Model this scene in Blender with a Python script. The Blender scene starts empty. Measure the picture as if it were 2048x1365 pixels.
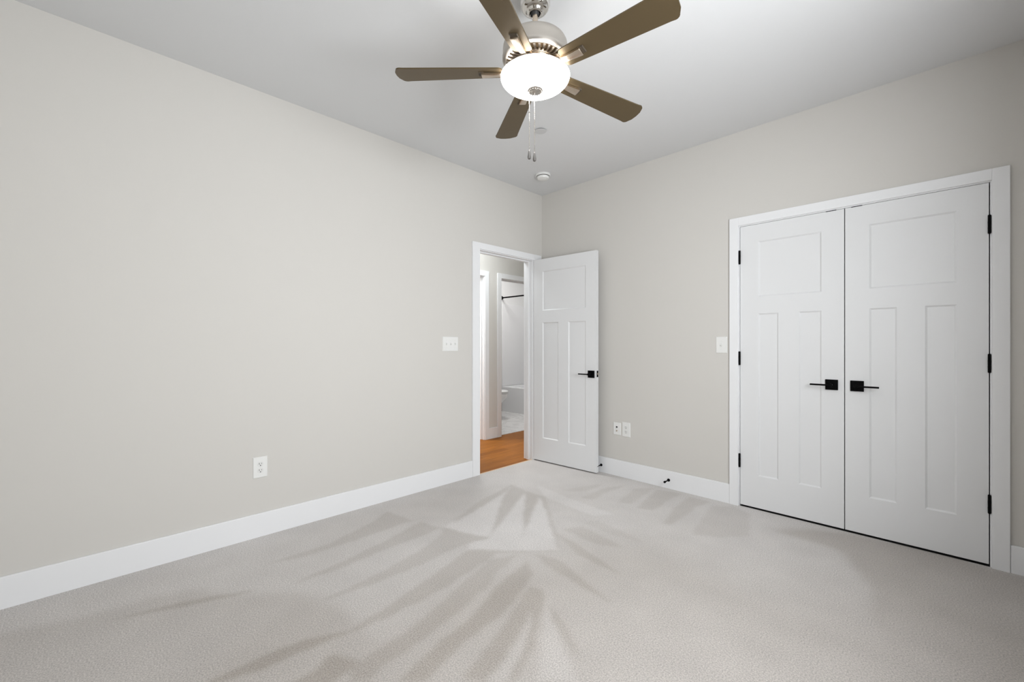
import bpy, bmesh, math, random
from mathutils import Vector, Matrix
from mathutils import noise as mnoise

scene = bpy.context.scene
C = scene.collection
PI = math.pi
R = math.radians

# ------------------------------------------------------------------ camera
cam_d = bpy.data.cameras.new('camera')
cam = bpy.data.objects.new('camera', cam_d)
C.objects.link(cam)
cam_d.sensor_width = 36.0
cam_d.lens = 857.0 / 2048.0 * 36.0
cam_d.shift_y = (689.8 - 682.5) / 2048.0
cam_d.clip_start = 0.02
cam.location = (2.969, -3.402, 1.180)
cam.rotation_euler = (R(90), 0, R(45.106))
scene.camera = cam

# ------------------------------------------------------------------ colour management
scene.view_settings.view_transform = 'Standard'
scene.view_settings.look = 'None'
scene.view_settings.gamma = 1.0
scene.view_settings.use_curve_mapping = False
scene.view_settings.exposure = 0.07

# ------------------------------------------------------------------ world (overcast daylight outside the windows)
w = bpy.data.worlds.new('world')
scene.world = w
w.use_nodes = True
bg = w.node_tree.nodes['Background']
bg.inputs[0].default_value = (0.80, 0.88, 1.0, 1)
bg.inputs[1].default_value = 1.0

# ------------------------------------------------------------------ lights
def area(name, loc, rot, sx, sy, power, col=(1, 1, 1)):
    l = bpy.data.lights.new(name, 'AREA')
    l.shape = 'RECTANGLE'; l.size = sx; l.size_y = sy
    l.energy = power; l.color = col
    o = bpy.data.objects.new(name, l); C.objects.link(o)
    o.location = loc; o.rotation_euler = rot
    return o

X1 = 3.36      # right wall
WIN_R = (-2.75, -1.55, 1.00, 2.15)     # y0,y1,z0,z1 on the right wall
area('daylight_right', (X1 + 0.085, -2.15, 1.575), (0, R(90), 0), 1.04, 1.09, 74.0, (0.945, 0.973, 1.0))
pl = bpy.data.lights.new('unseen_hall_lamp', 'POINT')  # unseen lamp added to brighten the hall
pl.energy = 19.0; pl.shadow_soft_size = 0.12; pl.color = (0.92, 0.975, 1.0)
po = bpy.data.objects.new('unseen_hall_lamp', pl); C.objects.link(po); po.location = (-0.56, -0.38, 2.48)
area('unseen_bath_lamp', (-1.85, 1.3, 2.70), (0, 0, 0), 0.5, 0.5, 19.0, (1.0, 0.99, 0.97))  # unseen lamp, added so the bathroom reads bright through the doorway

# ------------------------------------------------------------------ materials
def principled(name, col, rough=0.6, metal=0.0, spec=0.5):
    m = bpy.data.materials.new(name); m.use_nodes = True
    b = m.node_tree.nodes['Principled BSDF']
    b.inputs['Base Color'].default_value = (*col, 1)
    b.inputs['Roughness'].default_value = rough
    b.inputs['Metallic'].default_value = metal
    b.inputs['Specular IOR Level'].default_value = spec
    return m

def add_bump(m, scale, strength, dist=0.001, detail=2.0):
    nt = m.node_tree; n = nt.nodes; L = nt.links
    b = n['Principled BSDF']
    tc = n.new('ShaderNodeTexCoord')
    no = n.new('ShaderNodeTexNoise'); no.inputs['Scale'].default_value = scale; no.inputs['Detail'].default_value = detail
    bu = n.new('ShaderNodeBump'); bu.inputs['Strength'].default_value = strength; bu.inputs['Distance'].default_value = dist
    L.new(tc.outputs['Object'], no.inputs['Vector']); L.new(no.outputs['Fac'], bu.inputs['Height'])
    L.new(bu.outputs['Normal'], b.inputs['Normal'])
    return m

M = {}
M['wall'] = add_bump(principled('wall_paint', (0.665, 0.645, 0.610), 0.75, spec=0.25), 260, 0.12)
M['ceiling'] = add_bump(principled('ceiling_paint', (0.72, 0.725, 0.73), 0.85, spec=0.2), 220, 0.15)
M['trim'] = principled('trim_paint', (0.86, 0.865, 0.875), 0.42, spec=0.4)
M['door'] = add_bump(principled('door_paint', (0.79, 0.795, 0.80), 0.45, spec=0.4), 120, 0.05)
M['closet'] = principled('closet_paint', (0.05, 0.05, 0.05), 0.9)
M['black'] = principled('matte_black_metal', (0.0015, 0.0015, 0.0018), 0.6, 0.0, 0.08)
M['plastic'] = principled('white_plastic', (0.84, 0.84, 0.82), 0.35)
M['plastic2'] = principled('white_plastic_insert', (0.80, 0.80, 0.78), 0.3)
M['slot'] = principled('dark_slot', (0.03, 0.03, 0.03), 0.6)
M['nickel'] = principled('brushed_nickel', (0.62, 0.53, 0.43), 0.27, 1.0)
M['nickel2'] = principled('satin_nickel', (0.52, 0.485, 0.44), 0.36, 1.0)
M['chrome'] = principled('polished_nickel', (0.68, 0.66, 0.63), 0.12, 1.0)
M['ventdark'] = principled('fan_inside', (0.26, 0.175, 0.095), 0.5, 0.6)
M['blade'] = principled('fan_blade_taupe', (0.115, 0.083, 0.043), 0.38, 0.5, 0.4)
M['fob'] = principled('smoked_nickel', (0.30, 0.29, 0.28), 0.3, 1.0)
M['sprinkler'] = principled('sprinkler_cover_paint', (0.60, 0.60, 0.60), 0.6)
M['bracket_end'] = principled('dark_bracket_end', (0.05, 0.036, 0.022), 0.6)  # dark piece under the blade at the bracket's outer end
M['porcelain'] = principled('porcelain', (0.82, 0.82, 0.82), 0.12)
M['surround'] = principled('tub_surround_gloss', (0.80, 0.80, 0.81), 0.25)
M['bathwall'] = principled('bath_wall_paint', (0.78, 0.78, 0.78), 0.7)

def glass_mat():
    m = bpy.data.materials.new('window_glass'); m.use_nodes = True
    nt = m.node_tree; n = nt.nodes; L = nt.links
    n.remove(n['Principled BSDF'])
    out = n['Material Output']
    t = n.new('ShaderNodeBsdfTransparent'); g = n.new('ShaderNodeBsdfGlossy'); g.inputs['Roughness'].default_value = 0.02
    mx = n.new('ShaderNodeMixShader'); mx.inputs[0].default_value = 0.06
    L.new(t.outputs[0], mx.inputs[1]); L.new(g.outputs[0], mx.inputs[2]); L.new(mx.outputs[0], out.inputs[0])
    return m
M['glass'] = glass_mat()

def bowl_mat():
    m = principled('lit_opal_glass', (0.9, 0.9, 0.88), 0.3)
    b = m.node_tree.nodes['Principled BSDF']
    b.inputs['Emission Color'].default_value = (1.0, 0.975, 0.95, 1)
    b.inputs['Emission Strength'].default_value = 13.0
    return m
M['bowl'] = bowl_mat()

def carpet_mat():
    m = principled('cut_pile_carpet', (0.5, 0.47, 0.45), 0.95, spec=0.1)
    nt = m.node_tree; n = nt.nodes; L = nt.links; b = n['Principled BSDF']
    b.inputs['Sheen Weight'].default_value = 0.15
    tc = n.new('ShaderNodeTexCoord')
    at = n.new('ShaderNodeAttribute'); at.attribute_name = 'pile_shade'
    # vacuum strokes in the pile, plus shade painted into the broad dark areas
    lay_shade = n.new('ShaderNodeMix'); lay_shade.data_type = 'RGBA'
    lay_shade.inputs['A'].default_value = (0.71, 0.685, 0.672, 1)
    lay_shade.inputs['B'].default_value = (0.350, 0.312, 0.272, 1)
    L.new(at.outputs['Fac'], lay_shade.inputs['Factor'])
    # tufts
    n1 = n.new('ShaderNodeTexNoise'); n1.inputs['Scale'].default_value = 175; n1.inputs['Detail'].default_value = 4
    n1.inputs['Roughness'].default_value = 0.7
    L.new(tc.outputs['Object'], n1.inputs['Vector'])
    mr = n.new('ShaderNodeMapRange'); mr.inputs['From Min'].default_value = 0.34; mr.inputs['From Max'].default_value = 0.66
    mr.inputs['To Min'].default_value = 0.68; mr.inputs['To Max'].default_value = 1.28
    L.new(n1.outputs['Fac'], mr.inputs['Value'])
    mul = n.new('ShaderNodeMix'); mul.data_type = 'RGBA'; mul.blend_type = 'MULTIPLY'; mul.inputs['Factor'].default_value = 1
    L.new(lay_shade.outputs['Result'], mul.inputs['A']); L.new(mr.outputs['Result'], mul.inputs['B'])
    # broad faint mottling
    n2 = n.new('ShaderNodeTexNoise'); n2.inputs['Scale'].default_value = 5; n2.inputs['Detail'].default_value = 3
    L.new(tc.outputs['Object'], n2.inputs['Vector'])
    mr2 = n.new('ShaderNodeMapRange'); mr2.inputs['From Min'].default_value = 0.3; mr2.inputs['From Max'].default_value = 0.7
    mr2.inputs['To Min'].default_value = 0.965; mr2.inputs['To Max'].default_value = 1.035
    L.new(n2.outputs['Fac'], mr2.inputs['Value'])
    mul2 = n.new('ShaderNodeMix'); mul2.data_type = 'RGBA'; mul2.blend_type = 'MULTIPLY'; mul2.inputs['Factor'].default_value = 1
    L.new(mul.outputs['Result'], mul2.inputs['A']); L.new(mr2.outputs['Result'], mul2.inputs['B'])
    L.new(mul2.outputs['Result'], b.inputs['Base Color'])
    bu = n.new('ShaderNodeBump'); bu.inputs['Strength'].default_value = 0.55; bu.inputs['Distance'].default_value = 0.004
    L.new(n1.outputs['Fac'], bu.inputs['Height']); L.new(bu.outputs['Normal'], b.inputs['Normal'])
    return m
M['carpet'] = carpet_mat()

def wood_mat():
    m = principled('orange_oak_floor', (0.5, 0.25, 0.08), 0.5, spec=0.15)
    nt = m.node_tree; n = nt.nodes; L = nt.links; b = n['Principled BSDF']
    tc = n.new('ShaderNodeTexCoord')
    mp = n.new('ShaderNodeMapping'); mp.inputs['Rotation'].default_value = (0, 0, R(90))
    L.new(tc.outputs['Object'], mp.inputs['Vector'])
    br = n.new('ShaderNodeTexBrick'); br.inputs['Scale'].default_value = 1.0
    br.inputs['Brick Width'].default_value = 0.9; br.inputs['Row Height'].default_value = 0.083
    br.inputs['Mortar Size'].default_value = 0.0012; br.inputs['Mortar Smooth'].default_value = 0.2
    br.inputs['Color1'].default_value = (0.26, 0.086, 0.008, 1)
    br.inputs['Color2'].default_value = (0.36, 0.128, 0.015, 1)
    br.inputs['Mortar'].default_value = (0.19, 0.060, 0.008, 1)
    L.new(mp.outputs['Vector'], br.inputs['Vector'])
    mp2 = n.new('ShaderNodeMapping'); mp2.inputs['Scale'].default_value = (38, 2.2, 1)
    L.new(tc.outputs['Object'], mp2.inputs['Vector'])
    no = n.new('ShaderNodeTexNoise'); no.inputs['Scale'].default_value = 1.5; no.inputs['Detail'].default_value = 5
    L.new(mp2.outputs['Vector'], no.inputs['Vector'])
    mr = n.new('ShaderNodeMapRange'); mr.inputs['From Min'].default_value = 0.3; mr.inputs['From Max'].default_value = 0.7
    mr.inputs['To Min'].default_value = 0.75; mr.inputs['To Max'].default_value = 1.15
    L.new(no.outputs['Fac'], mr.inputs['Value'])
    mul = n.new('ShaderNodeMix'); mul.data_type = 'RGBA'; mul.blend_type = 'MULTIPLY'; mul.inputs['Factor'].default_value = 1
    L.new(br.outputs['Color'], mul.inputs['A']); L.new(mr.outputs['Result'], mul.inputs['B'])
    L.new(mul.outputs['Result'], b.inputs['Base Color'])
    return m
M['wood'] = wood_mat()

def marble_mat():
    m = principled('white_marble_tile', (0.8, 0.8, 0.8), 0.22)
    nt = m.node_tree; n = nt.nodes; L = nt.links; b = n['Principled BSDF']
    tc = n.new('ShaderNodeTexCoord')
    no = n.new('ShaderNodeTexNoise'); no.inputs['Scale'].default_value = 3.2; no.inputs['Detail'].default_value = 6
    no.inputs['Distortion'].default_value = 1.6
    L.new(tc.outputs['Object'], no.inputs['Vector'])
    cr = n.new('ShaderNodeValToRGB')
    e = cr.color_ramp.elements
    e[0].position = 0.44; e[0].color = (0.80, 0.79, 0.78, 1)
    e[1].position = 0.56; e[1].color = (0.80, 0.79, 0.78, 1)
    k = e.new(0.50); k.color = (0.66, 0.65, 0.645, 1)
    L.new(no.outputs['Fac'], cr.inputs['Fac'])
    br = n.new('ShaderNodeTexBrick'); br.inputs['Scale'].default_value = 1.0
    br.inputs['Brick Width'].default_value = 0.61; br.inputs['Row Height'].default_value = 0.305
    br.inputs['Mortar Size'].default_value = 0.002
    br.inputs['Color1'].default_value = (1, 1, 1, 1); br.inputs['Color2'].default_value = (0.96, 0.96, 0.96, 1)
    br.inputs['Mortar'].default_value = (0.72, 0.72, 0.72, 1)
    L.new(tc.outputs['Object'], br.inputs['Vector'])
    mul = n.new('ShaderNodeMix'); mul.data_type = 'RGBA'; mul.blend_type = 'MULTIPLY'; mul.inputs['Factor'].default_value = 1
    L.new(cr.outputs['Color'], mul.inputs['A']); L.new(br.outputs['Color'], mul.inputs['B'])
    L.new(mul.outputs['Result'], b.inputs['Base Color'])
    return m
M['marble'] = marble_mat()

# ------------------------------------------------------------------ helpers
def obj(name, bm, mat, parent=None, smooth=False, loc=None):
    me = bpy.data.meshes.new(name)
    bm.normal_update()
    bm.to_mesh(me); bm.free()
    me.materials.append(mat)
    if smooth:
        me.shade_smooth()
        me.set_sharp_from_angle(angle=R(35))
    o = bpy.data.objects.new(name, me); C.objects.link(o)
    if parent: o.parent = parent
    if loc: o.location = loc
    return o

def thing(name, label, cat, loc=(0, 0, 0), rotz=0.0, group=None):
    o = bpy.data.objects.new(name, None); C.objects.link(o)
    o.empty_display_size = 0.05
    o.location = loc; o.rotation_euler = (0, 0, rotz)
    o['label'] = label; o['category'] = cat
    if group: o['group'] = group
    return o

def tag(o, label, cat, group=None):
    o['label'] = label; o['category'] = cat
    if group: o['group'] = group
    return o

def struct(o, label=None, cat=None):
    o['kind'] = 'structure'
    if label: o['label'] = label
    if cat: o['category'] = cat
    return o

def box(bm, x0, x1, y0, y1, z0, z1, bev=0.0, seg=2):
    r = bmesh.ops.create_cube(bm, size=1.0)
    vs = r['verts']
    for v in vs:
        v.co = Vector(((x0 + x1) / 2 + v.co.x * (x1 - x0), (y0 + y1) / 2 + v.co.y * (y1 - y0), (z0 + z1) / 2 + v.co.z * (z1 - z0)))
    if bev > 0:
        es = list({e for v in vs for e in v.link_edges})
        bmesh.ops.bevel(bm, geom=es, offset=bev, segments=seg, profile=0.5, affect='EDGES')
    return bm

def B(*a, **k):
    return box(bmesh.new(), *a, **k)

def lathe(bm, prof, seg=48, center=(0, 0, 0), axis='Z', cap0=True, cap1=True):
    cx, cy, cz = center
    rings = []
    for r, h in prof:
        ring = []
        for i in range(seg):
            a = 2 * PI * i / seg
            if axis == 'Z': p = (cx + r * math.cos(a), cy + r * math.sin(a), cz + h)
            elif axis == 'Y': p = (cx + r * math.cos(a), cy + h, cz + r * math.sin(a))
            else: p = (cx + h, cy + r * math.cos(a), cz + r * math.sin(a))
            ring.append(bm.verts.new(p))
        rings.append(ring)
    for a, b in zip(rings, rings[1:]):
        for i in range(seg):
            j = (i + 1) % seg
            bm.faces.new((a[i], a[j], b[j], b[i]))
    if cap0: bm.faces.new(rings[0][::-1])
    if cap1: bm.faces.new(rings[-1])
    bmesh.ops.recalc_face_normals(bm, faces=bm.faces[:])
    return bm

def loft(bm, rings, cap=True):
    vr = [[bm.verts.new(p) for p in ring] for ring in rings]
    n = len(vr[0])
    for a, b in zip(vr, vr[1:]):
        for i in range(n):
            j = (i + 1) % n
            bm.faces.new((a[i], a[j], b[j], b[i]))
    if cap:
        bm.faces.new(vr[0][::-1]); bm.faces.new(vr[-1])
    bmesh.ops.recalc_face_normals(bm, faces=bm.faces[:])
    return bm

def prism(bm, outline, z0, z1):
    """outline: list of (x, y)"""
    return loft(bm, [[(x, y, z0) for x, y in outline], [(x, y, z1) for x, y in outline]])

# ------------------------------------------------------------------ room dimensions
X1 = 3.36      # right wall
Y0 = -3.95     # front wall (behind the camera)
H = 2.743
T = 0.115      # wall thickness
EX0, EX1 = -0.863, -0.150        # entry opening along y (clear)
JT = 0.018
CL0, CL1 = 1.921, 3.149          # closet opening along x (clear)
CH = 2.0435

# ------------------------------------------------------------------ floor: carpet with vacuum strokes and painted shade
STROKES_SHADE = [
    ([(0.197, -3.842), (0.32, -3.355), (0.461, -3.021), (0.673, -2.785), (0.868, -2.647), (1.209, -2.578), (1.415, -2.619), (1.585, -2.668), (1.887, -2.794), (0.965, -3.72)], 0.72),  # near left corner: shade painted in as a darker carpet colour
    ([(2.243, -0.28), (2.534, 0.012), (3.148, -0.003), (3.382, 0.029), (3.396, -1.204), (2.985, -1.617), (2.846, -1.012), (2.604, -0.358)], 0.92),  # corner by the closet: shade painted into the carpet colour
    ([(0.691, -1.757), (0.572, -1.43), (0.402, -0.855), (0.595, -0.88), (0.733, -0.882), (0.794, -0.87), (1.25, -1.298), (1.413, -1.48), (1.372, -1.544), (1.272, -1.664), (1.15, -1.792), (1.032, -1.852), (0.969, -1.787), (0.765, -1.825)], 0.8),
    ([(0.444, -0.897), (0.554, -1.081), (0.738, -1.316), (1.012, -1.646), (0.877, -1.712), (0.691, -1.757), (0.592, -1.41)], 0.05),
    ([(0.611, -0.897), (1.212, -1.561), (1.267, -1.643), (1.036, -1.841), (0.983, -1.791), (1.02, -1.653), (0.949, -1.539)], 0.05),
    ([(0.762, -0.902), (1.029, -1.123), (1.406, -1.476), (1.27, -1.646), (1.126, -1.462)], 0.0),
    ([(0.617, -0.891), (0.736, -0.892), (1.117, -1.452), (0.912, -1.24)], 0.85),
    ([(0.519, -1.349), (0.408, -0.849), (0.501, -1.008), (0.702, -1.702)], 0.75),
    ([(0.204, -1.892), (0.462, -1.847), (0.475, -2.222), (0.467, -2.535), (0.408, -2.714), (0.402, -2.368), (0.292, -2.04)], 0.78),
    ([(0.513, -1.818), (0.693, -1.788), (0.712, -2.194), (0.732, -2.501), (0.705, -2.682), (0.663, -2.399), (0.594, -2.065)], 0.8),
    ([(0.769, -1.813), (0.972, -1.76), (1.0, -2.12), (0.991, -2.395), (0.951, -2.66), (0.921, -2.338), (0.866, -2.072)], 0.8),
    ([(1.051, -1.853), (1.194, -1.742), (1.262, -2.122), (1.279, -2.451), (1.248, -2.709), (1.211, -2.461), (1.135, -2.15)], 0.85),
    ([(1.171, -2.786), (1.246, -2.628), (1.243, -2.745), (1.224, -2.965), (1.158, -3.154), (1.152, -2.927)], 0.98),
    ([(0.612, -2.869), (0.66, -2.799), (0.594, -2.998), (0.498, -3.235), (0.45, -3.321), (0.525, -3.046)], 0.95),
    ([(1.441, -2.679), (1.469, -2.784), (1.471, -2.851), (1.378, -2.945), (1.363, -2.812), (1.324, -2.74)], 0.98),
    ([(1.291, -1.683), (1.348, -1.914), (1.401, -1.988), (1.472, -2.28), (1.506, -2.485), (1.521, -2.642), (1.556, -2.697), (1.507, -2.746), (1.446, -2.718), (1.404, -2.422), (1.306, -2.108), (1.215, -1.821)], 0.75),
    ([(1.366, -1.699), (1.49, -1.772), (1.575, -1.974), (1.615, -2.136), (1.639, -2.367), (1.691, -2.562), (1.623, -2.63), (1.573, -2.449), (1.523, -2.191), (1.428, -1.961), (1.394, -1.759)], 0.85),
    ([(1.548, -1.865), (1.617, -1.843), (1.665, -1.884), (1.769, -2.055), (1.836, -2.154), (1.917, -2.334), (1.777, -2.475), (1.745, -2.377), (1.67, -2.154), (1.611, -2.023)], 0.8),
    ([(1.66, -1.973), (1.734, -2.09), (1.821, -2.328), (1.845, -2.407), (1.898, -2.354), (1.814, -2.175), (1.749, -2.076)], 0.25),
    ([(1.349, -1.609), (1.473, -1.562), (1.671, -1.617), (1.842, -1.684), (1.942, -1.711), (1.808, -1.697), (1.614, -1.673), (1.469, -1.656)], 0.75),
    ([(1.264, -1.324), (1.545, -1.444), (1.813, -1.461), (1.673, -1.407), (1.422, -1.334)], 0.75),
    ([(1.249, -1.238), (1.325, -1.12), (1.66, -1.182), (1.55, -1.258)], 0.7),
    ([(1.298, -1.061), (1.326, -0.966), (1.659, -1.022), (1.709, -1.045), (1.505, -1.082)], 0.6),
    ([(1.701, -1.912), (1.828, -1.96), (1.943, -2.031), (2.016, -2.091), (1.909, -2.049), (1.799, -1.989)], 0.7),
    ([(1.668, -1.881), (1.815, -2.009), (1.949, -2.101), (2.067, -2.184), (1.97, -2.281), (1.86, -2.129)], 0.15),
    ([(0.79, -0.672), (0.938, -0.274), (0.963, -0.511), (0.888, -0.619)], 0.65),
    ([(1.007, -0.704), (1.003, -0.404), (1.099, -0.17), (1.079, -0.492), (1.098, -0.654)], 0.7),
    ([(1.256, -0.581), (1.195, -0.212), (1.297, -0.076), (1.319, -0.313), (1.348, -0.544)], 0.7),
    ([(1.417, -0.582), (1.33, -0.11), (1.43, -0.076), (1.515, -0.053), (1.505, -0.303), (1.523, -0.527)], 0.8),
    ([(1.677, -0.724), (1.606, -0.393), (1.586, -0.075), (1.751, -0.085), (1.71, -0.235), (1.72, -0.525), (1.724, -0.655)], 0.8),
    ([(1.872, -0.733), (1.78, -0.165), (1.891, -0.054), (2.022, -0.126), (2.129, -0.494), (2.015, -0.647)], 0.7),
    ([(0.566, -0.705), (0.901, -0.763), (1.355, -0.795), (1.279, -0.92), (0.808, -0.886)], 0.1)]

def inside(poly, x, y):
    c = False; n = len(poly); j = n - 1
    for i in range(n):
        xi, yi = poly[i]; xj, yj = poly[j]
        if (yi > y) != (yj > y) and x < (xj - xi) * (y - yi) / (yj - yi) + xi: c = not c
        j = i
    return c

def blur(vals, W, nx, ny, n):
    for _ in range(n):
        nv = vals[:]
        for j in range(1, ny):
            for i in range(1, nx):
                k = j * W + i
                nv[k] = (vals[k] * 2 + vals[k - 1] + vals[k + 1] + vals[k - W] + vals[k + W]) / 6
        vals = nv
    return vals

def make_carpet():
    bm = bmesh.new()
    st = 0.0125
    nx = int(round(X1 / st)); ny = int(round(-Y0 / st))
    W = nx + 1
    boxes = [(min(p[0] for p in P), max(p[0] for p in P), min(p[1] for p in P), max(p[1] for p in P), P, v) for P, v in STROKES_SHADE]
    broad, strokes = boxes[:2], boxes[2:]
    verts = []; base = []; wpos = []
    for j in range(ny + 1):
        for i in range(nx + 1):
            x = X1 * i / nx; y = Y0 * j / ny
            verts.append((x, y, 0.0))
            # wandering edges of the broad areas of painted shade
            bx = x + 0.10 * mnoise.noise((x * 3, y * 3, 4.3)); by = y + 0.10 * mnoise.noise((x * 3, y * 3, 9.3))
            q = math.hypot(x - 2.5, y + 2.3)          # carpet colour darkened here to hold down the window light
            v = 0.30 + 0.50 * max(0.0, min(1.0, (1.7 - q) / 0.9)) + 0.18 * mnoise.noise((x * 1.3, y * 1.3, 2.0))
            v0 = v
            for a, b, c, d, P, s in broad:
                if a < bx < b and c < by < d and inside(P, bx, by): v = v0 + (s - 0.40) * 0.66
            base.append(v)
            wpos.append((x + 0.009 * mnoise.noise((x * 14, y * 14, 0.3)), y + 0.009 * mnoise.noise((x * 14, y * 14, 7.3))))
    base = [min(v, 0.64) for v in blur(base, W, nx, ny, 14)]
    vals = []
    for v0, (wx, wy) in zip(base, wpos):
        v = v0
        for a, b, c, d, P, s in strokes:
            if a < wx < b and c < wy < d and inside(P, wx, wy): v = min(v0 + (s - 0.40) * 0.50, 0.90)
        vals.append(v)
    vals = blur(vals, W, nx, ny, 2)
    faces = [(j * W + i, (j + 1) * W + i, (j + 1) * W + i + 1, j * W + i + 1) for j in range(ny) for i in range(nx)]
    bm.free()
    me = bpy.data.meshes.new('floor')
    me.from_pydata(verts, [], faces)
    at = me.attributes.new('pile_shade', 'FLOAT', 'POINT')
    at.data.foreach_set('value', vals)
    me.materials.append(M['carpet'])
    o = bpy.data.objects.new('floor', me); C.objects.link(o)
    return struct(o, 'pale greige cut-pile bedroom carpet with vacuum strokes and painted shade', 'floor')
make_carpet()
struct(obj('floor_slab', B(0, X1, Y0, 0, -0.06, -0.002), M['closet']), 'subfloor under the bedroom carpet', 'floor')

# ------------------------------------------------------------------ bedroom walls and ceiling
bm = bmesh.new()
box(bm, -T, 0, Y0 - T, EX0 - JT, -0.02, H)
box(bm, -T, 0, EX1 + JT, 0, -0.02, H)
box(bm, -T, 0, EX0 - JT, EX1 + JT, 2.042 + JT, H)
struct(obj('wall_left', bm, M['wall']), 'warm grey painted left wall with the open doorway', 'wall')
bm = bmesh.new()
box(bm, -T, CL0 - JT, 0, T, -0.02, H)
box(bm, CL1 + JT, X1 + T, 0, T, -0.02, H)
box(bm, CL0 - JT, CL1 + JT, 0, T, CH + JT, H)
struct(obj('wall_back', bm, M['wall']), 'warm grey painted wall holding the double closet doors', 'wall')
a, b_, c, d = WIN_R
bm = bmesh.new()
box(bm, X1, X1 + T, Y0, a, -0.02, H); box(bm, X1, X1 + T, b_, 0, -0.02, H)
box(bm, X1, X1 + T, a, b_, -0.02, c); box(bm, X1, X1 + T, a, b_, d, H)
struct(obj('wall_right', bm, M['wall']), 'warm grey painted wall right of the closet', 'wall')
bm = B(0, X1 + T, Y0 - T, Y0, -0.02, H)
struct(obj('wall_front', bm, M['wall']), 'warm grey painted wall behind the viewer', 'wall')
struct(obj('ceiling', B(0, X1, Y0, 0, H, H + 0.08), M['ceiling']), 'flat white bedroom ceiling', 'ceiling')

# windows (behind and beside the viewer)
def window(n, along_y, p, s0, s1, z0, z1, label):
    root = bpy.data.objects.new('window_%d' % n, None); C.objects.link(root)
    struct(root, label, 'window')
    def bb(bm, s_0, s_1, d0, d1, za, zb, bev=0.002):
        if along_y: box(bm, p + d0, p + d1, s_0, s_1, za, zb, bev)
        else: box(bm, s_0, s_1, p - d1, p - d0, za, zb, bev)
    bm = bmesh.new(); f = 0.045; zm = (z0 + z1) / 2
    bb(bm, s0, s0 + f, 0.03, 0.09, z0, z1); bb(bm, s1 - f, s1, 0.03, 0.09, z0, z1)
    bb(bm, s0, s1, 0.03, 0.09, z0, z0 + f); bb(bm, s0, s1, 0.03, 0.09, z1 - f, z1)
    bb(bm, s0, s1, 0.04, 0.08, zm - 0.02, zm + 0.02)
    obj('window_frame', bm, M['trim'], root)
    bm = bmesh.new(); bb(bm, s0 + f, s1 - f, 0.058, 0.062, z0 + f, z1 - f, 0)
    obj('pane', bm, M['glass'], root)
    bm = bmesh.new(); g = 0.07
    bb(bm, s0 - g, s0, -0.018, 0, z0 - g, z1 + g); bb(bm, s1, s1 + g, -0.018, 0, z0 - g, z1 + g)
    bb(bm, s0, s1, -0.018, 0, z1, z1 + g); bb(bm, s0 - g - .02, s1 + g + .02, -0.03, 0.03, z0 - 0.03, z0)
    obj('window_casing', bm, M['trim'], root)
window(1, True, X1, *WIN_R, 'white double-hung window in the right wall')

# closet shell
bm = bmesh.new()
box(bm, 1.70, X1, 0.70, 0.75, -0.06, 2.4); box(bm, 1.65, 1.70, T, 0.75, -0.06, 2.4); box(bm, X1, X1 + .05, T, 0.75, -0.06, 2.4)
box(bm, 1.65, X1 + .05, T, 0.75, 2.35, 2.4); box(bm, 1.65, X1 + .05, 0.0, 0.75, -0.06, -0.004)
struct(obj('wall_closet', bm, M['closet']), 'dark inside of the shut closet', 'wall')

# ------------------------------------------------------------------ baseboards
BB = 0.143; BD = 0.015
def baseboard(name, x0, x1, y0, y1, label, h=BB, z=0.0):
    bm = bmesh.new(); box(bm, x0, x1, y0, y1, z - 0.004, z + h, 0.003, 2)
    return struct(obj(name, bm, M['trim']), label, 'baseboard')
baseboard('baseboard_left', 0, BD, Y0, -0.953, 'tall flat white baseboard along the left wall')
baseboard('baseboard_back', BD, 1.855, -BD, 0, 'tall flat white baseboard between the open door and the closet')
baseboard('baseboard_right_end', 3.219, X1, -BD, 0, 'short end of white baseboard right of the closet casing')
baseboard('baseboard_right', X1 - BD, X1, Y0, -BD, 'tall flat white baseboard along the right wall')
baseboard('baseboard_front', BD, X1 - BD, Y0, Y0 + BD, 'tall flat white baseboard along the wall behind the viewer')

# ------------------------------------------------------------------ door casings and jambs
CD = 0.018
bm = bmesh.new()
box(bm, 0, CD, -0.953, EX0 - 0.006, -0.004, 2.106, 0.002)
box(bm, 0, CD, EX1 + 0.006, -0.028, -0.004, 2.106, 0.002)
box(bm, 0, CD, EX0 - 0.006, EX1 + 0.006, 2.048, 2.106, 0.002)
struct(obj('trim_1', bm, M['trim']), 'flat white casing round the open bedroom doorway', 'door casing')
bm = bmesh.new()
box(bm, -T - 0.004, 0.004, EX0 - JT, EX0, -0.012, 2.042, 0.001)
box(bm, -T - 0.004, 0.004, EX1, EX1 + JT, -0.012, 2.042, 0.001)
box(bm, -T - 0.004, 0.004, EX0 - JT, EX1 + JT, 2.042, 2.042 + JT, 0.001)
box(bm, -0.075, -0.040, EX0, EX0 + 0.011, -0.012, 2.031, 0.001)
box(bm, -0.075, -0.040, EX1 - 0.011, EX1, -0.012, 2.031, 0.001)
box(bm, -0.075, -0.040, EX0, EX1, 2.031, 2.042, 0.001)
struct(obj('trim_2', bm, M['trim']), 'white jamb with door stop lining the bedroom doorway', 'door jamb')
bm = bmesh.new()
box(bm, 1.855, CL0 - 0.006, -CD, 0, -0.004, 2.1095, 0.002)
box(bm, CL1 + 0.006, 3.218, -CD, 0, -0.004, 2.1095, 0.002)
box(bm, CL0 - 0.006, CL1 + 0.006, -CD, 0, CH + 0.006, 2.1095, 0.002)
struct(obj('trim_3', bm, M['trim']), 'flat white casing round the double closet doors', 'door casing')
bm = bmesh.new()
box(bm, CL0 - JT, CL0, -0.003, T, -0.004, CH, 0.001)
box(bm, CL1, CL1 + JT, -0.003, T, -0.004, CH, 0.001)
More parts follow.
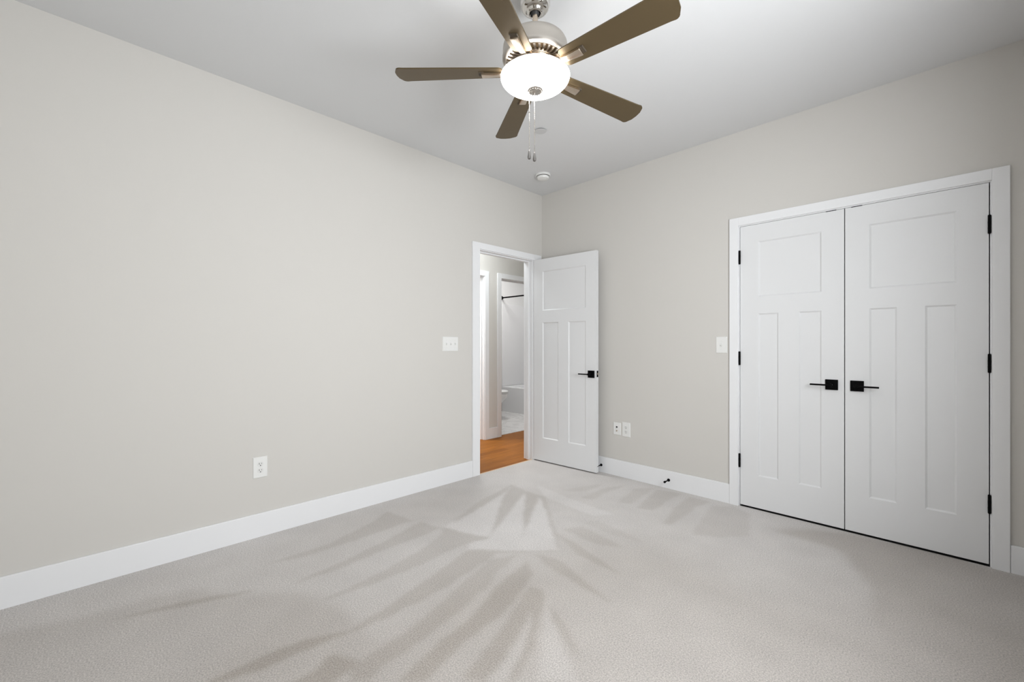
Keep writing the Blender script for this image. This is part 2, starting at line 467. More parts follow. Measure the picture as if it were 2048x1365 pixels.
box(bm, CL0 - JT, CL1 + JT, -0.003, T, CH, CH + JT, 0.001)
struct(obj('trim_4', bm, M['trim']), 'thin white jamb lining the closet opening', 'door jamb')

# ------------------------------------------------------------------ doors: three-panel shaker leaf
def door_leaf(bm, W, Hh, panels, t=0.035, rec=0.008, sl=0.009):
    """u = local x 0..W, z 0..Hh, faces at y=0 (front) and y=t"""
    us = sorted({0, W, *[q for p in panels for q in (p[0], p[1])]})
    zs = sorted({0, Hh, *[q for p in panels for q in (p[2], p[3])]})
    def hole(u, z):
        for p in panels:
            if p[0] < u < p[1] and p[2] < z < p[3]: return True
        return False
    for side in (0, 1):
        y = 0 if side == 0 else t; d = rec if side == 0 else -rec
        def F(*pts):
            vs = [bm.verts.new(p) for p in pts]
            bm.faces.new(vs if side == 0 else vs[::-1])
        for u0, u1 in zip(us, us[1:]):
            for z0, z1 in zip(zs, zs[1:]):
                if not hole((u0 + u1) / 2, (z0 + z1) / 2):
                    F((u0, y, z0), (u1, y, z0), (u1, y, z1), (u0, y, z1))
        for a, b, c, e in panels:
            A = [(a, y, c), (b, y, c), (b, y, e), (a, y, e)]
            I = [(a + sl, y + d, c + sl), (b - sl, y + d, c + sl), (b - sl, y + d, e - sl), (a + sl, y + d, e - sl)]
            F(*I)
            for i in range(4):
                j = (i + 1) % 4
                F(A[i], A[j], I[j], I[i])
    def Q(*pts): bm.faces.new([bm.verts.new(p) for p in pts])
    Q((0, 0, 0), (0, 0, Hh), (0, t, Hh), (0, t, 0)); Q((W, 0, 0), (W, t, 0), (W, t, Hh), (W, 0, Hh))
    Q((0, 0, Hh), (W, 0, Hh), (W, t, Hh), (0, t, Hh)); Q((0, 0, 0), (0, t, 0), (W, t, 0), (W, 0, 0))
    bmesh.ops.remove_doubles(bm, verts=bm.verts[:], dist=1e-5)
    return bm

def leaf_panels(W, st=0.118, mull=0.120):
    pw = (W - 2 * st - mull) / 2
    z = -0.012
    return [(st, W - st, 1.523 + z, 1.918 + z),
            (st, st + pw, 0.240 + z, 1.402 + z),
            (W - st - pw, W - st, 0.240 + z, 1.402 + z)]

def lever(parent, u, z, direction, both=False):
    """black square rosette with a slim bar lever; built on the leaf's front face, y=0"""
    h = obj('door_handle', B(u - 0.033, u + 0.033, -0.010, 0.0, z - 0.033, z + 0.033, 0.0015), M['black'], parent)
    bm = bmesh.new()
    lathe(bm, [(0.011, -0.052), (0.011, 0.0)], 20, (u, -0.005, z), 'Y')
    box(bm, *(sorted((u - direction * 0.012, u + direction * 0.108))), -0.060, -0.046, z - 0.005, z + 0.005, 0.0012)
    obj('lever', bm, M['black'], h)
    return h

def hinge(parent, u, y, z, ln=0.096):
    bm = bmesh.new()
    lathe(bm, [(0.003, -ln / 2 - 0.003), (0.0062, -ln / 2), (0.0066, -ln / 6), (0.0062, -ln / 6 + .001), (0.0066, ln / 6), (0.0062, ln / 6 + .001), (0.0062, ln / 2), (0.003, ln / 2 + 0.003)], 16, (u, y, z))
    return obj('hinge', bm, M['black'], parent, smooth=True)

LH = 2.029
# closet pair
def closet_leaf(n, x0, x1, label, hinge_side, lever_u, lever_dir, catch_u):
    root = obj('door_%d' % n, door_leaf(bmesh.new(), x1 - x0, LH, leaf_panels(x1 - x0)), M['door'], loc=(x0, 0.0005, 0.0125))
    struct(root, label, 'closet door')
    for z in (1.806, 1.068, 0.321):
        hinge(root, hinge_side, -0.0075, z)
    lever(root, lever_u, 0.910, lever_dir)
    obj('ball_catch', B(catch_u - 0.027, catch_u + 0.027, -0.0035, 0.030, LH - 0.0015, LH + 0.0020, 0.0005), M['black'], root)
    return root
dl = closet_leaf(2, 1.9245, 2.5315, 'left closet door, white three-panel leaf with black lever', -0.0017, 0.5435, -1, 0.5405)
dr = closet_leaf(3, 2.5365, 3.1445, 'right closet door, white three-panel leaf with black lever', 0.6097, 0.0595, 1, 0.0575)

# entry door, standing open towards the back wall
ent = obj('door_1', door_leaf(bmesh.new(), 0.731, LH, leaf_panels(0.731, 0.114, 0.118)), M['door'], loc=(0.0215, -0.1525, 0.0120))
ent.rotation_euler = (0, 0, math.atan2(0.0435, 0.732))
struct(ent, 'white three-panel bedroom door standing open against the back wall', 'door')
lever(ent, 0.679, 0.897, -1)
hb = obj('door_handle', B(0.679 - 0.033, 0.679 + 0.033, 0.035, 0.045, 0.864, 0.930, 0.0015), M['black'], ent)
bm = bmesh.new(); lathe(bm, [(0.011, 0), (0.011, 0.05)], 20, (0.679, 0.042, 0.897), 'Y')
box(bm, 0.571, 0.691, 0.081, 0.094, 0.892, 0.902, 0.0012)
obj('lever', bm, M['black'], hb)
bm = bmesh.new()
box(bm, 0.7305, 0.7325, 0.005, 0.030, 0.872, 0.930, 0.0006)
lp = obj('latch_plate', bm, M['black'], ent)
bm = bmesh.new(); box(bm, 0.7320, 0.7410, 0.0105, 0.0245, 0.893, 0.909, 0.002)
obj('latch_bolt', bm, M['nickel'], lp)
for z in (1.80, 1.06, 0.30):
    bm = bmesh.new(); lathe(bm, [(0.0062, -0.048), (0.0062, 0.048)], 14, (-0.008, 0.037, z))
    obj('hinge', bm, M['black'], ent, smooth=True)
    bm = bmesh.new(); box(bm, -0.0015, 0.0005, 0.006, 0.034, z - 0.048, z + 0.048)
    obj('hinge_leaf', bm, M['nickel2'], ent)

# ------------------------------------------------------------------ wall plates (local: face looks to -y, base at wall y=0)
def plate(bm, wd, ht, t=0.006):
    x, z = wd / 2, ht / 2
    def ring(k, y):
        return [(-x + k, y, -z + k), (x - k, y, -z + k), (x - k, y, z - k), (-x + k, y, z - k)]
    loft(bm, [ring(0, 0.0), ring(0.0, -t * 0.35), ring(0.0035, -t)])
    return bm

def screw(parent, x, z, y=-0.006):
    bm = bmesh.new(); lathe(bm, [(0.0034, 0.0), (0.0034, -0.0009), (0.0022, -0.0014)], 14, (x, y, z), 'Y')
    obj('screw', bm, M['plastic2'], parent, smooth=True)

def receptacle(parent, zc, y=-0.006):
    out = []
    for i in range(28):
        a = 2 * PI * i / 28
        px = 0.0172 * math.cos(a); pz = 0.0172 * math.sin(a)
        pz = max(-0.0142, min(0.0142, pz)); out.append((px, pz))
    bm = bmesh.new()
    loft(bm, [[(p[0], y + 0.001, zc + p[1]) for p in out], [(p[0], y - 0.0022, zc + p[1]) for p in out]])
    r = obj('receptacle', bm, M['plastic2'], parent)
    ys = y - 0.0026
    bm = bmesh.new()
    box(bm, -0.0078, -0.0054, ys, ys + 0.002, zc - 0.001, zc + 0.0085)
    box(bm, 0.0054, 0.0074, ys, ys + 0.002, zc + 0.0, zc + 0.0078)
    lathe(bm, [(0.0030, 0.0), (0.0030, 0.002)], 14, (0, ys, zc - 0.0075), 'Y')
    obj('socket_slots', bm, M['slot'], r)

def place(root, wall, s, z):
    if wall == 'left':
        root.location = (0.0, s, z); root.rotation_euler = (0, 0, R(90))   # -y -> +x
    else:
        root.location = (s, 0.0, z)

def outlet(label, wall, s, z, wd=0.080, ht=0.128):
    t = thing('electrical_outlet', label, 'electrical outlet')
    obj('cover_plate', plate(bmesh.new(), wd, ht), M['plastic'], t)
    receptacle(t, 0.0195); receptacle(t, -0.0195); screw(t, 0, 0)
    place(t, wall, s, z); return t

def switch(label, wall, s, z, n, wd, ht, ups):
    t = thing('light_switch', label, 'light switch')
    obj('cover_plate', plate(bmesh.new(), wd, ht), M['plastic'], t)
    for i in range(n):
        x = (i - (n - 1) / 2) * 0.046
        f = obj('switch_frame', B(x - 0.0065, x + 0.0065, -0.0072, -0.004, -0.0140, 0.0140, 0.0005), M['plastic2'], t)
        tg = B(-0.0042, 0.0042, -0.0120, 0.0, -0.0045, 0.0045, 0.001)
        o = obj('toggle', tg, M['plastic2'], f, loc=(x, -0.0065, 0.002 * ups[i]))
        o.rotation_euler = (R(32) * ups[i], 0, 0)
        screw(t, x, 0.030); screw(t, x, -0.030)
    place(t, wall, s, z); return t

outlet('white duplex outlet low on the left wall', 'left', -2.637, 0.424)
switch('white triple toggle switch plate on the left wall beside the doorway', 'left', -1.189, 1.186, 3, 0.163, 0.124, (-1, 1, -1))
switch('white single toggle switch plate beside the closet casing', 'back', 1.795, 1.178, 1, 0.080, 0.124, (1,))
outlet('white duplex outlet on the back wall, right of the data plate', 'back', 0.992, 0.425)
t = thing('media_plate', 'white data and coax wall plate beside the open door', 'wall plate')
obj('cover_plate', plate(bmesh.new(), 0.076, 0.112), M['plastic'], t)
jk = obj('data_jack', B(-0.0095, 0.0095, -0.0085, -0.004, 0.0065, 0.0255, 0.0008), M['plastic2'], t)
obj('jack_opening', B(-0.0072, 0.0072, -0.0092, -0.004, 0.0085, 0.0230), M['slot'], jk)
bm = bmesh.new(); lathe(bm, [(0.0065, 0.0), (0.0065, -0.003), (0.0045, -0.003), (0.0045, -0.010), (0.0035, -0.011)], 6, (0, -0.006, -0.018), 'Y')
cx_ = obj('coax_connector', bm, M['nickel'], t)
bm = bmesh.new(); lathe(bm, [(0.0030, 0.0), (0.0030, -0.0005)], 12, (0, -0.0171, -0.018), 'Y'); obj('coax_core', bm, M['slot'], cx_)
screw(t, 0, 0.047); screw(t, 0, -0.047)
place(t, 'back', 0.900, 0.422)

# ------------------------------------------------------------------ door stops on the baseboard
def door_stop(label, x, z):
    t = thing('door_stop', label, 'door stop', (x, -BD, z), 0, 'black door stops on the back baseboard')
    bm = bmesh.new(); lathe(bm, [(0.0120, 0.0), (0.0120, -0.004), (0.0075, -0.009)], 24, (0, 0, 0), 'Y')
    obj('base', bm, M['black'], t, smooth=True)
    bm = bmesh.new(); lathe(bm, [(0.0042, -0.006), (0.0042, -0.064)], 14, (0, 0, 0), 'Y')
    obj('rod', bm, M['black'], t, smooth=True)
    bm = bmesh.new(); lathe(bm, [(0.0050, -0.062), (0.0085, -0.064), (0.0085, -0.076), (0.006, -0.079)], 20, (0, 0, 0), 'Y')
    obj('bumper', bm, M['black'], t, smooth=True)
door_stop('black door stop on the baseboard midway between door and closet', 1.388, 0.070)
door_stop('black door stop half hidden behind the open bedroom door', 0.742, 0.066)

# ------------------------------------------------------------------ ceiling fittings
t = thing('smoke_detector', 'round white smoke detector on the ceiling near the corner', 'smoke detector', (0.380, -0.420, H))
bm = bmesh.new(); lathe(bm, [(0.068, 0.0), (0.070, -0.006), (0.068, -0.016), (0.060, -0.0175)], 48)
obj('base', bm, M['plastic'], t, smooth=True)
bm = bmesh.new(); lathe(bm, [(0.0590, -0.0165), (0.0590, -0.0215)], 48); obj('vent_slot', bm, M['slot'], t, smooth=True)
bm = bmesh.new(); lathe(bm, [(0.0570, -0.0205), (0.0565, -0.029), (0.050, -0.040), (0.036, -0.044), (0.0, -0.045)], 48, cap1=False)
obj('cover', bm, M['plastic'], t, smooth=True)
bm = bmesh.new(); lathe(bm, [(0.007, -0.041), (0.007, -0.0465)], 16, (0.018, 0.012, 0)); obj('test_button', bm, M['plastic2'], t, smooth=True)

t = thing('sprinkler_cover', 'flat round white sprinkler cover on the ceiling below the fan chains', 'sprinkler cover', (0.903, -1.050, H))
bm = bmesh.new(); lathe(bm, [(0.036, 0.0), (0.036, -0.006)], 40); obj('gap_ring', bm, M['slot'], t, smooth=True)
bm = bmesh.new(); lathe(bm, [(0.0415, -0.0055), (0.0430, -0.0065), (0.0415, -0.0082)], 40); obj('cover', bm, M['sprinkler'], t, smooth=True)

# ------------------------------------------------------------------ ceiling fan
FX, FY, FZ, FS = 1.706, -2.000, 2.6805, 0.96
fan = thing('ceiling_fan', 'five-blade brushed nickel ceiling fan with lit glass bowl', 'ceiling fan', (FX, FY, FZ))
fan.scale = (FS, FS, FS)
def fz(z): return z - H      # world height to fan-local
# canopy
bm = bmesh.new()
lathe(bm, [(0.069, 0.0651), (0.071, 0.062), (0.071, 0.055), (0.0695, 0.020), (0.0680, -0.006), (0.064, -0.020), (0.056, -0.031), (0.046, -0.0355), (0.0405, -0.0365), (0.0385, -0.039),
           (0.0360, -0.044), (0.0310, -0.0480), (0.0265, -0.0485), (0.0235, -0.045), (0.0215, -0.034)], 64, cap1=False)
obj('canopy', bm, M['chrome'], fan, smooth=True)
bm = bmesh.new(); lathe(bm, [(0.0, -0.018), (0.014, -0.022), (0.0205, -0.033), (0.0205, -0.041), (0.016, -0.052), (0.0128, -0.057)], 32, cap0=False)
obj('hanger_ball', bm, M['slot'], fan, smooth=True)
bm = bmesh.new(); lathe(bm, [(0.0125, -0.05), (0.0125, fz(2.56))], 28); obj('downrod', bm, M['nickel'], fan, smooth=True)
# motor housing
bm = bmesh.new()
lathe(bm, [(0.022, fz(2.585)), (0.030, fz(2.578)), (0.036, fz(2.568)), (0.115, fz(2.566)), (0.134, fz(2.563)), (0.138, fz(2.559)), (0.141, fz(2.556)), (0.146, fz(2.545)),
           (0.148, fz(2.530)), (0.148, fz(2.500)), (0.150, fz(2.496)), (0.150, fz(2.486)), (0.147, fz(2.478)), (0.138, fz(2.472)), (0.132, fz(2.4715)), (0.130, fz(2.476))], 72, cap1=False)
obj('motor_housing', bm, M['nickel2'], fan, smooth=True)
bm = bmesh.new(); lathe(bm, [(0.131, fz(2.480)), (0.06, fz(2.478))], 64, cap0=False); obj('inner_plate', bm, M['ventdark'], fan, smooth=True)
# vent grille: curved ribs
bm = bmesh.new()
N = 36
for i in range(N):
    a0 = 2 * PI * i / N
    rings = []
    for k in range(6):
        s = k / 5; r = 0.131 - 0.041 * s; a = a0 + 0.06 * s
        zc = 2.4725 - 0.004 * math.sin(s * PI)
        hw = 0.0052 * (0.62 + 0.38 * (r - 0.09) / 0.041)
        tx, ty = -math.sin(a), math.cos(a)
        x, y = r * math.cos(a), r * math.sin(a)
        rings.append([(x - tx * hw, y - ty * hw, fz(zc - .002)), (x + tx * hw, y + ty * hw, fz(zc - .002)), (x + tx * hw, y + ty * hw, fz(zc + .006)), (x - tx * hw, y - ty * hw, fz(zc + .006))])
    loft(bm, rings)
lathe(bm, [(0.092, fz(2.476)), (0.092, fz(2.4685)), (0.086, fz(2.4685)), (0.084, fz(2.476))], 64, cap0=False, cap1=False)
obj('vent_grille', bm, M['nickel2'], fan, smooth=True)
bm = bmesh.new()
lathe(bm, [(0.084, fz(2.478)), (0.084, fz(2.462)), (0.078, fz(2.458)), (0.060, fz(2.456)), (0.058, fz(2.44)), (0.058, fz(2.425)), (0.0, fz(2.425))], 56, cap1=False)
obj('switch_housing', bm, M['nickel'], fan, smooth=True)
# light kit pan + bowl
bm = bmesh.new()
lathe(bm, [(0.050, fz(2.432)), (0.120, fz(2.430)), (0.128, fz(2.427)), (0.128, fz(2.420)), (0.050, fz(2.418))], 64)
obj('light_kit_pan', bm, M['nickel'], fan, smooth=True)
prof = []
prof += [(0.128, fz(2.4180)), (0.137, fz(2.4190)), (0.1445, fz(2.4170)), (0.1475, fz(2.4135)), (0.1470, fz(2.4105)), (0.1510, fz(2.4075))]
for k in range(0, 17):
    a = k / 16 * PI / 2
    prof.append((0.1580 * math.cos(a) if k < 16 else 0.004, fz(2.4055 - 0.0600 * math.sin(a))))
bm = bmesh.new(); lathe(bm, prof, 80, cap0=False); obj('light_bowl', bm, M['bowl'], fan, smooth=True)
# finial
bm = bmesh.new()
lathe(bm, [(0.030, fz(2.3478)), (0.034, fz(2.3465)), (0.035, fz(2.3435)), (0.031, fz(2.3400)), (0.024, fz(2.3385)), (0.021, fz(2.3350)), (0.012, fz(2.3320)), (0.0, fz(2.3310))], 48, cap1=False)
for i in range(16):
    a = 2 * PI * i / 16
    bmesh.ops.create_icosphere(bm, subdivisions=1, radius=0.0036, matrix=Matrix.Translation((0.0275 * math.cos(a), 0.0275 * math.sin(a), fz(2.3385))))
fin = obj('finial', bm, M['nickel2'], fan, smooth=True)
# blades and brackets
PH = R(-139.94); AL = -0.186; TX, TY = -0.021, -0.029; BR = 0.652; BZ = 2.430
def bz(x, y): return TX * x + TY * y + fz(BZ)
def blade_pt(k, r, t, dz=0.0):
    th = PH - k * 2 * PI / 5
    c, s = math.cos(th), math.sin(th)
    x = r * c - t * math.cos(AL) * s; y = r * s + t * math.cos(AL) * c
    return (x - dz * math.sin(AL) * -s * 1.0, y - dz * math.sin(AL) * c, bz(x, y) + t * math.sin(AL) + dz * math.cos(AL))
def blade_outline():
    pts = []
    w0, w1 = 0.047, 0.067
    r0, r1 = 0.150, BR
    rc0, rc1 = 0.020, 0.022
    def arc(cx, cy, rr, a0, a1, n=6):
        return [(cx + rr * math.cos(a0 + (a1 - a0) * i / n), cy + rr * math.sin(a0 + (a1 - a0) * i / n)) for i in range(n + 1)]
    pts += arc(r0 + rc0, -w0 + rc0, rc0, PI * 1.5, PI, 6)[::1]
    pts += arc(r0 + rc0, w0 - rc0, rc0, PI, PI / 2, 6)
    # bulging tip
    pts += [(r0 + (r1 - r0) * s, w0 + (w1 - w0) * s) for s in (0.3, 0.6, 0.9)]
    pts += arc(r1 - 0.012 - rc1, w1 - rc1, rc1, PI / 2, PI * 0.08, 6)
    pts += [(r1 - 0.003, 0.030), (r1, 0.0), (r1 - 0.003, -0.030)]
    pts += arc(r1 - 0.012 - rc1, -w1 + rc1, rc1, -PI * 0.08, -PI / 2, 6)
    pts += [(r0 + (r1 - r0) * s, -(w0 + (w1 - w0) * s)) for s in (0.9, 0.6, 0.3)]
    return pts
OUT = blade_outline()
for k in range(5):
    bm = bmesh.new()
    loft(bm, [[blade_pt(k, r, t, -0.003) for r, t in OUT], [blade_pt(k, r, t, 0.003) for r, t in OUT]])
    bl = obj('fan_blade', bm, M['blade'], fan)
    # bracket: from the motor plate down and out under the blade
    bm = bmesh.new()
    rings = []
    for r, hw, dz, th in ((0.095, 0.016, 0.030, 0.008), (0.125, 0.015, 0.022, 0.008), (0.150, 0.0135, -0.006, 0.007), (0.175, 0.014, -0.009, 0.009), (0.215, 0.0165, -0.010, 0.010), (0.246, 0.0185, -0.010, 0.011), (0.2475, 0.0175, -0.009, 0.009)):
        rings.append([blade_pt(k, r, -hw, dz - th / 2), blade_pt(k, r, -hw * .6, dz - th / 2 - .0015), blade_pt(k, r, hw * .6, dz - th / 2 - .0015), blade_pt(k, r, hw, dz - th / 2),
                      blade_pt(k, r, hw, dz + th / 2), blade_pt(k, r, -hw, dz + th / 2)])
    loft(bm, rings)
    obj('blade_bracket', bm, M['nickel'], bl, smooth=True)
    bm = bmesh.new()
    loft(bm, [[blade_pt(k, rr, tt, -0.003) for rr, tt in ((0.236, -0.019), (0.262, -0.019), (0.262, 0.019), (0.236, 0.019))],
              [blade_pt(k, rr, tt, -0.0075) for rr, tt in ((0.236, -0.017), (0.260, -0.017), (0.260, 0.017), (0.236, 0.017))]])
    obj('bracket_dark_end', bm, M['bracket_end'], bl)
# pull chains
def chain(px, py, ztop, zbot, con):
    bm = bmesh.new()
    lathe(bm, [(0.0016, fz(ztop)), (0.0016, fz(zbot + 0.040))], 8, (px, py, 0))
    z = zbot + 0.040
    while z < ztop:
        bmesh.ops.create_icosphere(bm, subdivisions=1, radius=0.0026, matrix=Matrix.Translation((px, py, fz(z)))); z += 0.0062
    ch = obj('pull_chain', bm, M['chrome'], fan, smooth=True)
    bm = bmesh.new(); lathe(bm, [(0.001, fz(con + .004)), (0.0032, fz(con + .002)), (0.0032, fz(con - .002)), (0.001, fz(con - .004))], 12, (px, py, 0))
    obj('chain_connector', bm, M['chrome'], ch, smooth=True)
    bm = bmesh.new()
    lathe(bm, [(0.0018, fz(zbot + 0.042)), (0.0042, fz(zbot + 0.037)), (0.0068, fz(zbot + 0.018)), (0.0080, fz(zbot + 0.010)), (0.0072, fz(zbot + 0.003)), (0.0035, fz(zbot - 0.001))], 20, (px, py, 0))
    obj('pull_fob', bm, M['fob'], ch, smooth=True)
cr = Vector((0.7059, 0.7083)) # across the room, roughly along the window-to-closet diagonal
chain(-0.027 * cr.x, -0.027 * cr.y, 2.340, 2.030, 2.246)
chain(-0.003 * cr.x, -0.003 * cr.y, 2.332, 2.020, 2.238)

# ------------------------------------------------------------------ hall beyond the doorway
HX = -1.06; HZ = -0.008
HY0, HY1 = -1.9, 1.9
struct(obj('floor_hall', B(HX - T, -0.001, HY0, HY1, -0.06, HZ), M['wood']), 'orange-brown oak strip floor of the hall', 'floor')
struct(obj('trim_threshold', B(-0.012, 0.002, EX0, EX1, HZ - 0.004, 0.0015, 0.001), principled('pale_wood_strip', (0.70, 0.50, 0.32), 0.5)), 'thin pale strip where carpet meets hall floor', 'threshold')
BY0, BY1 = 0.412, 1.130      # bath opening
OY0, OY1 = -0.62, 0.118      # other room opening
OH = 2.030
bm = bmesh.new()
for a, b2 in ((HY0, OY0 - JT), (OY1 + JT, BY0 - JT), (BY1 + JT, HY1)):
    box(bm, HX - T, HX, a, b2, -0.06, H)
for a, b2 in ((OY0 - JT, OY1 + JT), (BY0 - JT, BY1 + JT)):
    box(bm, HX - T, HX, a, b2, OH + JT, H)
struct(obj('wall_hall_far', bm, M['wall']), 'warm grey hall wall seen through the doorway', 'wall')
bm = bmesh.new()
box(bm, HX - T, -T, HY0 - 0.1, HY0, -0.06, H); box(bm, HX - T, -T, HY1, HY1 + 0.1, -0.06, H)
box(bm, -T, -0.0, T, HY1 + 0.1, -0.06, H)
struct(obj('wall_hall_ends', bm, M['wall']), 'end walls of the hall out of sight', 'wall')
struct(obj('ceiling_hall', B(-2.75, 0.0, HY0 - 0.1, 2.8, H, H + 0.08), M['ceiling']), 'white ceiling of hall and bathroom', 'ceiling')
def opening_trim(name, y0, y1, label, wing_l=0.066, wing_r=0.066):
    bm = bmesh.new()
    for sx in (1, -1):
        xa, xb = (HX, HX + CD) if sx == 1 else (HX - T - CD, HX - T)
        box(bm, xa, xb, y0 - 0.006 - wing_l, y0 - 0.006, HZ, 2.100, 0.002)
        box(bm, xa, xb, y1 + 0.006, y1 + 0.006 + wing_r, HZ, 2.100, 0.002)
        box(bm, xa, xb, y0 - 0.006, y1 + 0.006, OH + 0.006, 2.100, 0.002)
    struct(obj(name, bm, M['trim']), label, 'door casing')
    bm = bmesh.new()
    box(bm, HX - T - .003, HX + .003, y0 - JT, y0, HZ, OH, 0.001); box(bm, HX - T - .003, HX + .003, y1, y1 + JT, HZ, OH, 0.001)
    box(bm, HX - T - .003, HX + .003, y0 - JT, y1 + JT, OH, OH + JT, 0.001)
    box(bm, HX - 0.075, HX - 0.040, y0, y0 + 0.011, HZ, OH - .011, 0.001); box(bm, HX - 0.075, HX - 0.040, y1 - 0.011, y1, HZ, OH - .011, 0.001)
    box(bm, HX - 0.075, HX - 0.040, y0, y1, OH - .011, OH, 0.001)
    return bm
bm = opening_trim('trim_5', BY0, BY1, 'white casing round the bathroom doorway across the hall')
struct(obj('trim_6', bm, M['trim']), 'white jamb of the bathroom doorway', 'door jamb')
bm = opening_trim('trim_7', OY0, OY1, 'white casing left of the bathroom doorway across the hall')
struct(obj('trim_8', bm, M['trim']), 'brightly lit white jamb at the left edge of the hall view', 'door jamb')
baseboard('baseboard_hall', HX, HX + BD, OY1 + 0.072, BY0 - 0.072, 'short white baseboard between the two hall doorways', 0.135, HZ)
# room beyond the other hall opening
bm = bmesh.new()
box(bm, -2.6, HX - T, -1.6, -1.5, -0.06, H); box(bm, -2.6, HX - T, 0.20, 0.28, -0.06, H); box(bm, -2.7, -2.6, -1.6, 0.28, -0.06, H)
struct(obj('wall_other_room', bm, M['bathwall']), 'walls of the room left of the bathroom', 'wall')
struct(obj('floor_other_room', B(-2.6, HX - T, -1.5, 0.20, -0.06, HZ), M['wood']), 'wood floor of the room left of the bathroom', 'floor')
area('unseen_room_lamp', (-1.8, -0.6, 2.70), (0, 0, 0), 0.5, 0.5, 42.0, (1.0, 0.99, 0.97))  # unseen lamp added to brighten the doorway jamb

# ------------------------------------------------------------------ bathroom
bx0, bx1, by0, by1 = -2.60, HX - T, 0.28, 2.65
struct(obj('floor_bath', B(bx0, bx1 + T * 0.6, by0, by1, -0.06, HZ + 0.004), M['marble']), 'white veined marble tile floor of the bathroom', 'floor')
bm = bmesh.new()
box(bm, bx0 - 0.1, bx0, by0, by1 + 0.1, -0.06, H); box(bm, bx0, bx1, by1, by1 + 0.1, -0.06, H)
box(bm, bx1, bx1 + T, HY1, by1 + 0.1, -0.06, H)
struct(obj('wall_bath', bm, M['bathwall']), 'white painted bathroom walls above the tub surround', 'wall')
TY0 = 1.872; TH = 0.436
# tub
def tub():
    t = thing('bathtub', 'white alcove bathtub with plain apron beyond the hall', 'bathtub', (0, 0, HZ))
    bm = bmesh.new()
    x0, x1, y0, y1 = bx0 + 0.018, bx1 - 0.018, TY0, by1 - 0.018
    h = TH - HZ
    def rr(xa, xb, ya, yb, r, z, n=6):
        pts = []
        for cx, cy, a in ((xb - r, yb - r, 0), (xa + r, yb - r, PI / 2), (xa + r, ya + r, PI), (xb - r, ya + r, PI * 1.5)):
            for i in range(n + 1):
                q = a + PI / 2 * i / n
                pts.append((cx + r * math.cos(q), cy + r * math.sin(q), z))
        return pts
    rings = [rr(x0, x1, y0, y1, 0.004, 0.0), rr(x0, x1, y0, y1, 0.004, h - 0.008), rr(x0 + .006, x1 - .006, y0 + .006, y1 - .006, 0.006, h),
             rr(x0 + 0.075, x1 - 0.075, y0 + 0.085, y1 - 0.06, 0.12, h), rr(x0 + 0.09, x1 - 0.09, y0 + 0.10, y1 - 0.075, 0.12, h - 0.02),
             rr(x0 + 0.16, x1 - 0.16, y0 + 0.15, y1 - 0.13, 0.10, 0.10), rr(x0 + 0.22, x1 - 0.22, y0 + 0.20, y1 - 0.18, 0.08, 0.085)]
    loft(bm, rings)
    obj('tub_shell', bm, M['surround'], t, smooth=True)
tub()
bm = bmesh.new()
for bb_ in ((bx0, bx0 + 0.016, TY0 + 0.02, by1 - 0.016, TH, 1.905), (bx1 - 0.016, bx1, TY0 + 0.02, by1 - 0.016, TH, 1.905), (bx0, bx1, by1 - 0.016, by1, TH, 1.905)):
    box(bm, *bb_, 0.004)
struct(obj('wall_tub_surround', bm, M['surround']), 'glossy white moulded surround above the bathtub', 'tub surround')
t = thing('shower_curtain_rod', 'straight black shower curtain rod above the bathtub', 'curtain rod', (bx0, TY0 + 0.008, 2.017))
bm = bmesh.new(); lathe(bm, [(0.0125, 0.01), (0.0125, bx1 - bx0 - 0.01)], 20, (0, 0, 0), 'X'); obj('rod', bm, M['black'], t, smooth=True)
L_ = bx1 - bx0
bm = bmesh.new(); lathe(bm, [(0.036, 0.0), (0.036, 0.008), (0.022, 0.022), (0.017, 0.040)], 28, (0, 0, 0), 'X'); obj('flange', bm, M['black'], t, smooth=True)
bm = bmesh.new(); lathe(bm, [(0.036, L_), (0.036, L_ - 0.008), (0.022, L_ - 0.022), (0.017, L_ - 0.040)], 28, (0, 0, 0), 'X'); obj('flange', bm, M['black'], t, smooth=True)

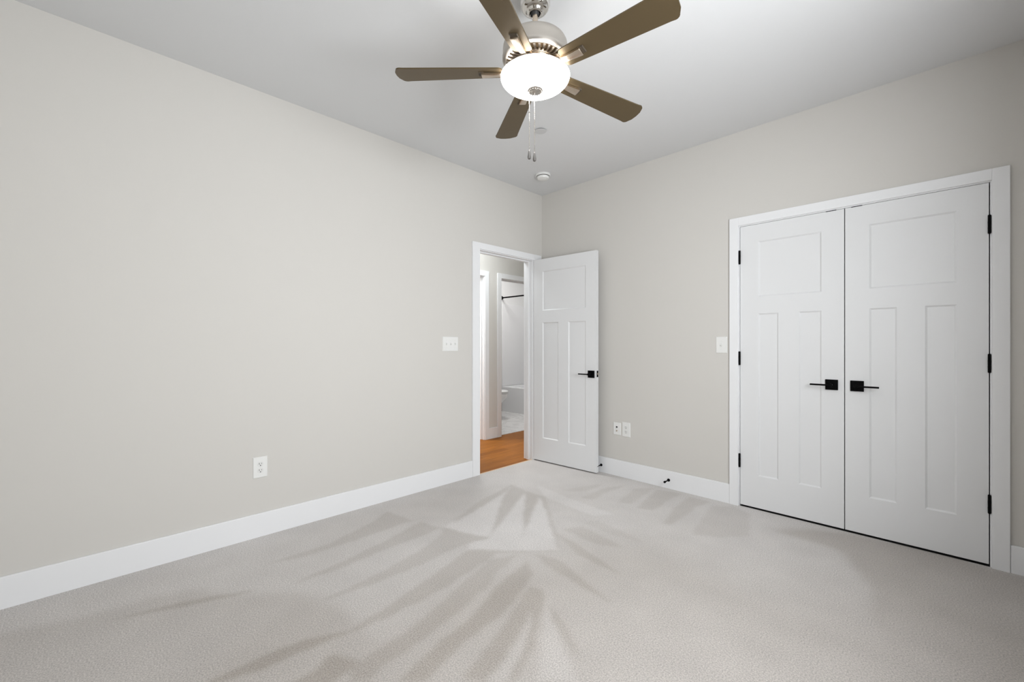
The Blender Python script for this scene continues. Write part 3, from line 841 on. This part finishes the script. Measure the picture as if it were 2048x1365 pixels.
# toilet, back against the far bath wall, bowl facing the hall (+x)
def toilet():
    t = thing('toilet', 'white toilet beside the bathtub, bowl front showing past the door casing', 'toilet', (bx0 + 0.02, 1.285, HZ + 0.004))
    def egg(cx, lx_b, lx_f, wy, z, n=36):
        pts = []
        for i in range(n):
            a = 2 * PI * i / n
            c, s = math.cos(a), math.sin(a)
            pts.append((cx + (lx_f if c > 0 else lx_b) * c, wy * s * (1 - 0.10 * max(c, 0)), z))
        return pts
    bm = bmesh.new()
    loft(bm, [egg(0.36, 0.20, 0.17, 0.105, 0.0), egg(0.36, 0.20, 0.165, 0.10, 0.03), egg(0.36, 0.20, 0.15, 0.092, 0.14), egg(0.38, 0.20, 0.16, 0.100, 0.22),
              egg(0.42, 0.21, 0.22, 0.140, 0.29), egg(0.44, 0.22, 0.262, 0.172, 0.35), egg(0.44, 0.22, 0.272, 0.180, 0.395), egg(0.44, 0.22, 0.272, 0.180, 0.410)])
    obj('bowl', bm, M['porcelain'], t, smooth=True)
    bm = bmesh.new()
    loft(bm, [egg(0.44, 0.215, 0.262, 0.173, 0.409), egg(0.44, 0.215, 0.262, 0.173, 0.416)])
    obj('seat_bumper', bm, M['slot'], t, smooth=True)
    bm = bmesh.new()
    loft(bm, [egg(0.44, 0.22, 0.276, 0.184, 0.416), egg(0.44, 0.22, 0.278, 0.186, 0.424), egg(0.44, 0.22, 0.272, 0.180, 0.430)])
    obj('seat', bm, M['porcelain'], t, smooth=True)
    bm = bmesh.new()
    loft(bm, [egg(0.44, 0.22, 0.276, 0.184, 0.434), egg(0.44, 0.22, 0.276, 0.184, 0.444), egg(0.44, 0.21, 0.262, 0.170, 0.452)])
    obj('lid', bm, M['porcelain'], t, smooth=True)
    bm = bmesh.new(); box(bm, 0.0, 0.19, -0.21, 0.21, 0.40, 0.76, 0.02, 3); box(bm, 0.10, 0.26, -0.10, 0.10, 0.0, 0.40, 0.02, 3)
    obj('tank', bm, M['porcelain'], t, smooth=True)
    bm = bmesh.new(); box(bm, -0.005, 0.20, -0.22, 0.22, 0.762, 0.79, 0.008, 2); obj('tank_lid', bm, M['porcelain'], t, smooth=True)
    bm = bmesh.new(); box(bm, 0.19, 0.21, -0.17, -0.155, 0.68, 0.695, 0.003); box(bm, 0.20, 0.21, -0.17, -0.10, 0.682, 0.693, 0.003); obj('flush_lever', bm, M['chrome'], t)
toilet()
